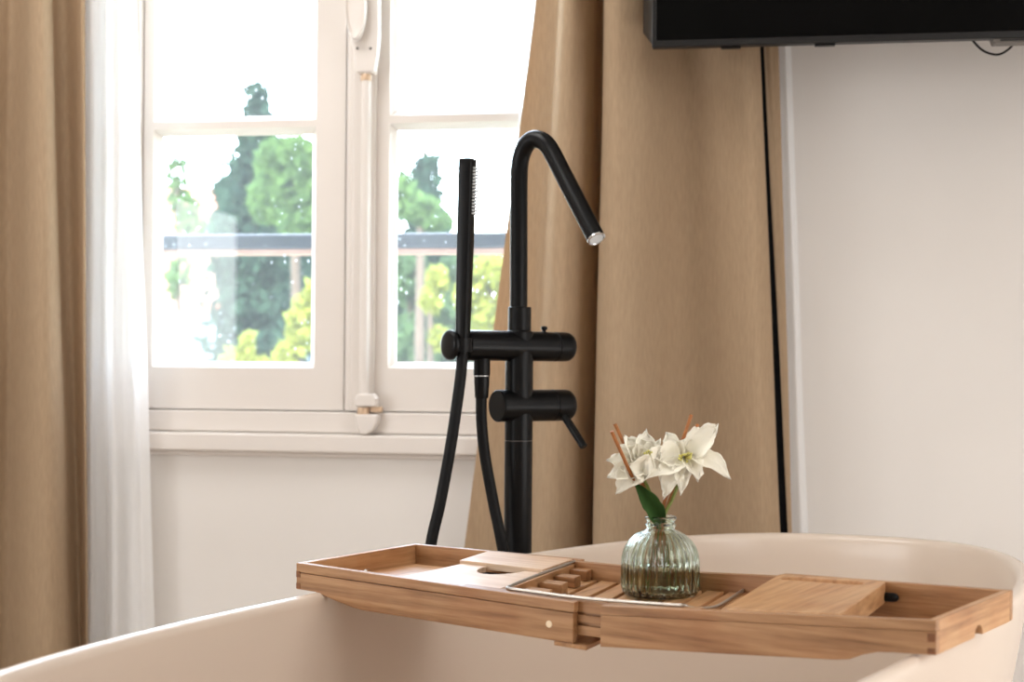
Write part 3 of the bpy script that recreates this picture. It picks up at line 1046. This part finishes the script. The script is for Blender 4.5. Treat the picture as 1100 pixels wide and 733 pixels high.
outer = [(.0, 0), (.038, 0), (.0445, .0015), (.0465, .005), (.0470, .011), (.0470, .034), (.0466, .042), (.0457, .049), (.0442, .055), (.0419, .0606), (.0372, .0680), (.0297, .0749), (.0228, .0786), (.0182, .0806), (.0172, .0826),
         (.0178, .0835), (.0190, .0848), (.0190, .0868), (.0176, .0880), (.0174, .0905), (.0184, .0920), (.0196, .0935), (.0196, .0955), (.0188, .0968), (.0168, .0970)]
inner = [(.0156, .0962), (.0150, .092), (.0148, .082), (.0165, .0785), (.0215, .0758), (.0280, .0718), (.0350, .0652), (.0397, .0582), (.0424, .051), (.0438, .043), (.0442, .034), (.0442, .012), (.0432, .0075), (.040, .0055), (0, .005)]
m_ = MB()
m_.lathe(outer + inner, vb, seg=240, rib=rib)
m_.build('glass_body', M['vase'], vase, smooth=70)
m_ = MB()
m_.lathe([(0, .0058), (.0395, .0063), (.0426, .0083), (.0436, .0125), (.0436, .034), (.0430, .0400), (.040, .0402), (0, .0402)], vb, seg=64)
m_.build('liquid', M['oil'], vase, smooth=50)


def vp(px, py, dd=0.0): return P(px, py, vd + dd)


neck = vb + Vector((0, 0, .09))


def petal(tip, base, wid, nrm, cup=.25, curl=.2, ruf=.06, seed=0.0, notch=False, pw=.8, nu=18, nv=11):
    m_ = MB()
    ax = tip - base; L = ax.length; ax.normalize()
    nrm = (nrm - ax * nrm.dot(ax)).normalized()
    sd = ax.cross(nrm)
    rows = []
    for i in range(nu + 1):
        s = i / nu
        prof = max(.0, math.sin(PI * min(1, (s * .93 + .07)) ** .85)) ** pw
        if s > .82: prof *= 1 - .25 * ((s - .82) / .18)
        w_ = wid * .5 * max(prof, .1 * (1 - s) + .015)
        row = []
        for j in range(-nv, nv + 1):
            t = j / nv
            nn = noise.noise(Vector((s * 3.2 + seed * 7, t * 1.6, seed * 3)))
            n2 = noise.noise(Vector((s * 7 + seed * 3, t * 5, seed)))
            h = cup * w_ * (t * t) * 2 - curl * L * (s ** 2.2) + curl * L * s + ruf * L * nn * (abs(t) * .8 + .25) * s + n2 * ruf * .35 * L * abs(t)
            n3 = noise.noise(Vector((t * 7 + seed * 5, s * 2, seed * 2)))
            ll = s * L * (1 + ruf * .8 * n2 * abs(t) + ruf * .5 * n3 * s * s)
            row.append(base + ax * ll + sd * (w_ * t * (1 + .22 * n2)) + nrm * h)
        rows.append(row)
    m_.grid(rows)
    return m_


def blossom(name, label, petals, centre, stam, stem_pts, leaf=None):
    fl = empty(name, stem_pts[-1])
    tag(fl, label, 'flower', 'white flowers in the bottle vase')
    for k, (tx, ty, td, w_, bx, by, bd, nx, cup, curl, ruf) in enumerate(petals):
        tip = vp(tx, ty, td); base = vp(bx, by, bd)
        m_ = petal(tip, base, w_ * K, Vector(nx), cup, curl, ruf, k * 1.37 + len(label) * .11)
        o_ = m_.build('petal', M['petal'], fl, smooth=180, solid=.0007)
    for k in range(stam[0]):
        a = 2 * PI * k / stam[0] + .3
        r = stam[1] * (.35 + .65 * random.random())
        tip = centre + Vector((math.cos(a) * r, -.012 - .006 * random.random(), math.sin(a) * r * .55))
        st = spath([centre + Vector((math.cos(a) * .002, .008, math.sin(a) * .002)), centre + Vector((math.cos(a) * r * .6, -.004, math.sin(a) * r * .35)), tip], 8)
        m_ = MB(); m_.tube(st, [.0007] * 6 + [.0016, .0013], 6)
        m_.build('stamen', M['stamen'], fl, smooth=180)
    m_ = MB(); m_.tube(spath(stem_pts, 30), .0021, 10); m_.build('stem', M['stem'], fl, smooth=180)
    if leaf:
        base, tip, w_, nrm = leaf
        m_ = petal(tip, base, w_, nrm, .5, .10, .02, 4.4, pw=.7)
        m_.build('leaf', M['leaf'], fl, smooth=180, solid=.0008)
    return fl


V = Vector
FW = (-.1, -1, .25)
right_petals = [
    # tip x, y, depth ; width px ; base x, y, depth ; facing ; cup, curl, ruffle
    (769, 457, -.006, 31, 744, 489, .004, (-.3, -.9, .4), .3, .10, .20),
    (783, 514, -.024, 28, 744, 491, .002, (.1, -.7, .7), .3, .25, .16),
    (750, 516, -.030, 22, 738, 493, .0, (.1, -.6, .8), .3, .20, .22),
    (731, 529, -.032, 20, 734, 494, .0, (0, -.6, .8), .25, .22, .20),
    (714, 535, -.026, 28, 730, 493, .0, (-.1, -.7, .7), .3, .18, .20),
    (694, 514, -.020, 40, 731, 491, .002, (-.2, -.85, .5), .25, .18, .18),
    (704, 494, -.008, 30, 731, 489, .004, (-.2, -.9, .3), .3, .15, .20),
    (716, 466, .012, 22, 731, 491, .008, (-.3, -.9, .3), .3, .10, .18),
    (738, 472, .012, 32, 735, 492, .010, (0, -1, .15), .3, .08, .22),
    (758, 476, .006, 24, 738, 491, .008, (0, -1, .2), .3, .12, .22),
]
st_r = [vp(736, 494, .006), vp(731, 512, .008), vp(723, 535, .006), vp(712, 557, .002), vp(703, 590, .0), vp(694, 632, .004)]
blossom('white_flower', 'open white blossom with yellow green stamens, right of the two in the vase', right_petals, vp(735, 490, -.004), (15, .013), st_r)
left_petals = [
    (694, 463, .012, 30, 691, 498, .012, (.1, -.95, .2), .4, .15, .20),
    (671, 470, .012, 32, 686, 500, .012, (.4, -.8, .3), .5, .18, .20),
    (664, 480, .006, 30, 686, 503, .008, (.3, -.85, .3), .5, .18, .18),
    (653, 495, .0, 26, 683, 505, .006, (.2, -.8, .5), .35, .20, .20),
    (654, 513, -.010, 24, 683, 506, .0, (.1, -.8, .5), .3, .18, .20),
    (663, 530, -.012, 26, 685, 506, .0, (-.1, -.8, .5), .3, .20, .20),
    (681, 522, -.014, 28, 687, 503, -.004, (0, -.8, .6), .4, .20, .20),
    (708, 474, .008, 26, 694, 502, .010, (-.2, -.9, .2), .5, .12, .20),
    (704, 506, -.012, 32, 689, 502, -.002, (-.1, -.85, .4), .4, .22, .18),
    (676, 500, -.016, 30, 690, 505, -.008, (0, -.95, .2), .5, .25, .18),
]
st_l = [vp(690, 512, .006), vp(696, 524, .006), vp(702, 540, .005), vp(707.5, 557, .003), vp(713, 592, .004), vp(718, 630, .008)]
blossom('white_flower', 'half open white blossom with pale centre, left of the two in the vase', left_petals, vp(695, 486, .0), (6, .006), st_l,
        (vp(709, 563, -.002), vp(682, 519, -.012), 20 * K, Vector((.1, -.9, .3))))

for pts, lab in (
        ([(657, 463.5, -.035), (683.4, 522, -.008), (703, 560, .006), (732, 634, .016)], 'thin brown reed stick at the far left, shorter of the two left ones'),
        ([(660.5, 455.5, .012), (690, 520, .008), (708, 560, .004), (727, 632, .018)], 'thin brown reed stick behind the left blossom, taller of the two left ones'),
        ([(742.5, 446, .030), (724, 500, .018), (709, 558, .003), (690, 634, -.010)], 'orange reed stick behind the right blossom, tallest of all'),
        ([(749.5, 456, .026), (730, 510, .016), (712, 558, .002), (700, 636, -.006)], 'orange reed stick behind the right blossom, shorter and nearer the tip petal')):
    m_ = MB(); m_.tube([vp(x, y, d) for x, y, d in pts], .0023, 10)
    o_ = m_.build('reed_stick', M['reed'], smooth=60)
    tag(o_, lab, 'reed stick', 'reed sticks in the bottle vase')

# ================================================================== OUTSIDE
GZ = -2.6
mb = MB(); mb.rbox(-40, 40, -60, -1.0, GZ - .2, GZ); struct(mb.build('ground_outside', M['lawn']))

# guard rail across the window outside
rl = empty('guard_rail', R(W(340, 260, -.42)[0], -.42, W(340, 272, -.42)[1]))
tag(rl, 'slate painted iron guard rail across the outside of the window', 'railing')
ru0 = wu0 - .1; ru1 = wu1 + .1
rz1 = W(340, 250.5, -.4)[1]; rz0 = W(340, 267, -.4)[1]; rzz = W(340, 273.5, -.4)[1]
mb = MB(); mb.rbox(ru0, ru1, -.445, -.405, rz0, rz1); mb.build('hand_rail', M['railing'], rl, bevel=.008, seg=3)
mb = MB(); mb.rbox(ru0, ru1, -.438, -.412, rzz, rz0); mb.build('lower_strip', M['railwood'], rl, bevel=.002)
for u in (ru0 + .02, ru1 - .02):
    mb = MB(); mb.rbox(u - .012, u + .012, -.405, -.28, rz0 + .002, rz1 - .008); mb.build('rail_bracket', M['railing'], rl, bevel=.002)


def leaves(m_, c, rad, n, size, rnd, squash=1.0):
    for _ in range(n):
        d = Vector((rnd.gauss(0, 1), rnd.gauss(0, 1), rnd.gauss(0, 1))).normalized() * (rnd.random() ** .4)
        p = c + Vector((d.x * rad[0], d.y * rad[1], d.z * rad[2] * squash))
        a = Vector((rnd.uniform(-1, 1), rnd.uniform(-1, 1), rnd.uniform(-1, 1))).normalized()
        b = a.cross(Vector((rnd.uniform(-1, 1), rnd.uniform(-1, 1), rnd.uniform(-1, 1)))).normalized()
        s = size * rnd.uniform(.6, 1.3)
        v = [m_.bm.verts.new(q) for q in (p - a * s, p + b * s * .5, p + a * s, p - b * s * .5)]
        m_.face(v)


def conifer(base, top, half, label, m, seed, tiers=16, size=.09, dens=46):
    rnd = random.Random(seed)
    t = empty('conifer_tree', base); tag(t, label, 'tree', 'garden trees beyond the window')
    mb_ = MB(); mb_.tube([base, base.lerp(top, .5), top], [.14, .08, .015], 10); mb_.build('trunk', M['bark'], t, smooth=180)
    mb_ = MB()
    H = (top - base).length
    for k in range(tiers):
        f_ = .22 + .78 * k / tiers
        r = half * (1 - f_) ** .82 * (1.12 if k % 2 else .86) + .03
        c = base.lerp(top, f_)
        nb = 8 if k < tiers - 3 else 5
        for j in range(nb):
            a = 2 * PI * (j + rnd.random() * .7) / nb
            rr = r * rnd.uniform(.7, 1.15)
            for q in range(3):
                g_ = (q + 1) / 3
                cc_ = c + Vector((math.cos(a) * rr * g_, math.sin(a) * rr * g_, -.12 * g_ * rr + .1 * g_ * g_ * rr))
                leaves(mb_, cc_, (.22 * r / half + .06, .22 * r / half + .06, .13), dens // 8 + 2, size * (1.15 - .65 * f_), rnd)
    mb_.build('foliage', m, t)
    return t


def shrub(name, base, blobs, label, m, n, size, seed, trunk=.05, group='garden shrubs beyond the window'):
    rnd = random.Random(seed)
    t = empty(name, base); tag(t, label, 'tree' if 'tree' in name else 'shrub', group)
    mb_ = MB(); c0_ = blobs[0][0]
    mb_.tube([base, base.lerp(c0_, .5) + Vector((.03, 0, 0)), c0_], [trunk, trunk * .8, trunk * .4], 8); mb_.build('stem', M['bark'], t, smooth=180)
    mb_ = MB()
    for c, r in blobs: leaves(mb_, c, r, n, size, rnd)
    mb_.build('foliage', m, t)
    return t


def gp(px, d):
    p = P(px, 395, d); p.z = GZ; return p


def blob(px, py, d, rx, ry):
    s = d / F
    return (P(px, py, d), (rx * s, rx * s, ry * s))


# left pane: tall dark conifer with brighter growth to its right
conifer(gp(277, 13), P(276, 84, 13), .92, 'tall dark conifer behind the left sash, tip in its upper pane', M['conifer'], 3, 30, .11, 84)
shrub('broadleaf_tree', gp(322, 11), [blob(316, 190, 11, 26, 34), blob(296, 172, 11, 20, 20), blob(326, 232, 11, 34, 30), blob(288, 215, 11, 22, 24), blob(345, 190, 11, 26, 42), blob(318, 160, 11, 16, 10)],
      'bright green leafy tree right beside the tall dark conifer', M['conifer_l'], 330, .07, 12, .07, 'garden trees beyond the window')
shrub('broadleaf_tree', gp(262, 14.6), [blob(262, 236, 14.6, 34, 22), blob(292, 250, 14.6, 40, 24), blob(262, 300, 14.6, 34, 34), blob(318, 295, 14.6, 34, 34), blob(246, 205, 14.6, 14, 16), blob(290, 330, 14.6, 44, 24)],
      'low dark green tree at the foot of the tall conifer', M['conifer'], 300, .09, 15, .1, 'garden trees beyond the window')
shrub('broadleaf_tree', gp(196, 17.5), [blob(190, 195, 17.5, 12, 34), blob(212, 250, 17.5, 26, 16), blob(200, 225, 17.5, 16, 18), blob(192, 300, 17.5, 16, 24)],
      'thin pale green tree beside the pink house', M['conifer_l'], 90, .09, 21, .07, 'garden trees beyond the window')
# right pane: a second conifer
conifer(gp(452, 10.8), P(457, 158, 10.8), .74, 'smaller conifer behind the right sash, left of the hand shower', M['conifer'], 5, 24, .10, 84)
shrub('broadleaf_tree', gp(440, 9.6), [blob(452, 225, 9.6, 20, 16), blob(432, 208, 9.6, 14, 22), blob(468, 238, 9.6, 16, 9)],
      'pale green leafy tree in front of the smaller conifer', M['conifer_l'], 200, .055, 33, .06, 'garden trees beyond the window')
# shrubs
shrub('garden_shrub', gp(318, 7.6), [blob(322, 352, 7.6, 16, 36), blob(334, 325, 7.6, 12, 22), blob(308, 384, 7.6, 14, 18)], 'yellow green shrub at the right edge of the lower left pane', M['shrub'], 200, .035, 41, .03)
shrub('garden_shrub', gp(252, 8.6), [blob(266, 374, 8.6, 9, 20), blob(248, 386, 8.6, 10, 14), blob(282, 392, 8.6, 9, 10)], 'small yellow green shrub at the middle of the lower left pane', M['shrub'], 150, .03, 42, .03)
shrub('garden_shrub', gp(522, 8.4), [blob(526, 296, 8.4, 24, 24), blob(504, 318, 8.4, 16, 18), blob(530, 345, 8.4, 24, 26), blob(548, 290, 8.4, 20, 20)], 'bright yellow green shrub behind the spout and hand shower', M['shrub'], 260, .045, 43, .04)
shrub('garden_shrub', gp(462, 8.4), [blob(462, 322, 8.4, 12, 16), blob(470, 300, 8.4, 12, 14), blob(472, 364, 8.4, 12, 14)], 'yellow green shrub in the lower right pane, left of the hand shower', M['shrub'], 150, .035, 44, .04)
shrub('garden_shrub', gp(450, 10.2), [blob(440, 300, 10.2, 30, 30), blob(480, 325, 10.2, 40, 40), blob(450, 365, 10.2, 44, 34), blob(520, 365, 10.2, 44, 40), blob(505, 295, 10.2, 34, 24)], 'wide mid green hedge shrub filling the lower right pane', M['shrub_d'], 420, .06, 45, .05)
def house(name, px0, px1, ytop, d, depth, label, mw, ridge, wins):
    s = d / F
    p0 = P(px0, ytop, d); p1 = P(px1, ytop, d)
    z1 = p0.z
    b0 = Vector((p0.x, d, GZ)); b1 = Vector((p1.x, d, GZ))
    h_ = empty(name, (b0 + b1) / 2); tag(h_, label, 'house', 'houses beyond the garden')
    mb_ = MB()
    up = Vector((0, 0, z1 - GZ)); bk = Vector((0, depth, 0))
    mb_.hexa([b0, b1, b1 + bk, b0 + bk, b0 + up, b1 + up, b1 + bk + up, b0 + bk + up])
    mb_.build('wall', mw, h_)
    ov = .25
    a = b0 + up + Vector((-ov, -ov, -.02)); b = b1 + up + Vector((ov, -ov, -.02))
    rg = Vector((0, depth / 2 + ov, ridge)); dp = Vector((0, depth + 2 * ov, 0))
    mb_ = MB()
    mb_.prism([a, a + Vector((0, 0, .1)), a + rg + Vector((0, 0, .1)), a + dp + Vector((0, 0, .1)), a + dp], b - a)
    mb_.build('roof', M['rooftile'], h_)
    for (wx, wy, ww, wh) in wins:
        c = P(wx, wy, d - .02)
        mb_ = MB(); mb_.hexa([c + Vector((x * ww * s / 2, y, z * wh * s / 2)) for z in (-1, 1) for x, y in ((-1, -.03), (1, -.03), (1, .03), (-1, .03))])
        f_ = mb_.build('window', M['paint'], h_)
        mb_ = MB(); mb_.hexa([c + Vector((x * ww * s * .42, y, z * wh * s * .44)) for z in (-1, 1) for x, y in ((-1, -.045), (1, -.045), (1, -.02), (-1, -.02))])
        mb_.build('shutter', M['shutter'], f_)
    return h_


house('house', 120, 232, 262, 26, 7, 'pink rendered house with tiled roof beyond the left pane', M['house'], 1.4, [(188, 300, 10, 22), (214, 330, 10, 22), (188, 345, 10, 22)])
house('house', 236, 330, 330, 20, 5, 'low grey blue house with tiled roof behind the shrubs', M['house2'], .5, [(262, 356, 10, 18), (300, 356, 10, 18)])
mb = MB()
p0 = gp(140, 17); p1 = gp(246, 16)
mb.prism([p0, p1, p1 + Vector((0, .2, 0)), p0 + Vector((0, .2, 0))], (0, 0, P(200, 338, 16.5).z - GZ))
tag(mb.build('garden_wall', M['house2'], bevel=.02), 'pale blue grey garden wall below the pink house', 'wall')

# ================================================================== LIGHT
world = bpy.data.worlds.new('sky'); scene.world = world
world.use_nodes = True
nt = world.node_tree
bg = nt.nodes['Background']
sky = nt.nodes.new('ShaderNodeTexSky')
sky.sky_type = 'NISHITA'; sky.sun_disc = False
sky.sun_elevation = math.radians(30); sky.sun_rotation = math.radians(188)
sky.air_density = 1.0; sky.dust_density = 3.0
mixw = nt.nodes.new('ShaderNodeMix'); mixw.data_type = 'RGBA'
mixw.inputs['Factor'].default_value = .8
mixw.inputs['B'].default_value = (.92, .965, 1.0, 1)
nt.links.new(sky.outputs[0], mixw.inputs['A'])
nt.links.new(mixw.outputs['Result'], bg.inputs['Color'])
bg.inputs['Strength'].default_value = 10.0


def light(name, kind, loc, rot_to, energy, color=(1, 1, 1), size=None, spread=None, angle=None):
    l = bpy.data.lights.new(name, kind); l.energy = energy; l.color = color
    if size:
        l.shape = 'RECTANGLE'; l.size, l.size_y = size
    if spread: l.spread = spread
    if angle: l.angle = angle
    o = bpy.data.objects.new(name, l); COL.objects.link(o); o.location = loc
    o.rotation_euler = (Vector(rot_to) - Vector(loc)).to_track_quat('-Z', 'Y').to_euler()
    return o


# sun over the roof from behind the house: it lights the garden
sd = WN * 1.0 + WE * .02 + WZ * .577
light('sun', 'SUN', sd * 20, (0, 0, 0), 2.8, (1, .95, .88), angle=.02)
# daylight through the window in view; the side lamps below are added fill
cw = R((wu0 + wu1) / 2, -.29, (wz0 + wz1) / 2)
pt = light('window_portal', 'AREA', cw, cw + WN * 2, 1, size=(wu1 - wu0, wz1 - wz0))
pt.data.cycles.is_portal = True
lr = R(UR - .05, 1.9, 1.5)
light('right_fill', 'AREA', lr, R(0, 1.8, 1.2), 20, (1, 1, 1), size=(1.4, 1.2))  # added fill lamp just inside the solid right wall
lr = R(UR - .05, 1.6, .42)
light('right_low_fill', 'AREA', lr, R(0, 1.6, .42), 13, (1, .99, .98), size=(1.5, .6))  # second added fill lamp, low, for the tub side and tray end
lr = R(UL + .05, 2.9, 1.1)
light('left_fill', 'AREA', lr, R(0, 2.9, 1.1), 36, (.95, .975, 1), size=(2.0, 1.05))  # added fill lamp on the left; its reflection veils the left pane
# unseen flush square ceiling lamp, added as fill light over the bath
lp_ = R(-.8, 1.05, ZC - .062)
lamp = empty('ceiling_fill', lp_ + Vector((0, 0, .06)))
tag(lamp, 'added flat square white fill lamp on the ceiling above the bath', 'lamp')
mb = MB()
q_ = lambda s_, z: [R(-.8 - s_, 1.05 - s_, z), R(-.8 + s_, 1.05 - s_, z), R(-.8 + s_, 1.05 + s_, z), R(-.8 - s_, 1.05 + s_, z)]
mb.grid([q_(.5, ZC), q_(.5, ZC - .07), q_(.48, ZC - .07), q_(.48, ZC - .02), q_(.01, ZC - .02)], close_v=True)
mb.build('fill_housing', M['paint'], lamp)
light('ceiling_fill_light', 'AREA', lp_, lp_ - WZ, 21, (.99, .985, .98), size=(.94, .94))

# ================================================================== CAMERA
cam = bpy.data.cameras.new('camera')
cam.sensor_width = 36.0
cam.lens = F / 1100.0 * 36.0
cam.shift_y = (CY - 366.5) / 1100.0
cam.clip_start = .05; cam.clip_end = 300
cam.dof.use_dof = True
cam.dof.focus_distance = 1.95
cam.dof.aperture_fstop = 5.2
co_ = bpy.data.objects.new('camera', cam); COL.objects.link(co_)
co_.location = (0, 0, EYE)
co_.rotation_euler = (PI / 2, -ROLL, 0)
scene.camera = co_

scene.view_settings.view_transform = 'Standard'
scene.view_settings.look = 'None'
scene.view_settings.gamma = 1.0
scene.view_settings.use_curve_mapping = False
scene.view_settings.exposure = 0.07
scene.cycles.max_bounces = 10
scene.cycles.diffuse_bounces = 5
scene.cycles.transmission_bounces = 10
scene.cycles.transparent_max_bounces = 16
scene.cycles.use_denoising = True
for o in bpy.data.objects:
    if '_o' in o: del o['_o']
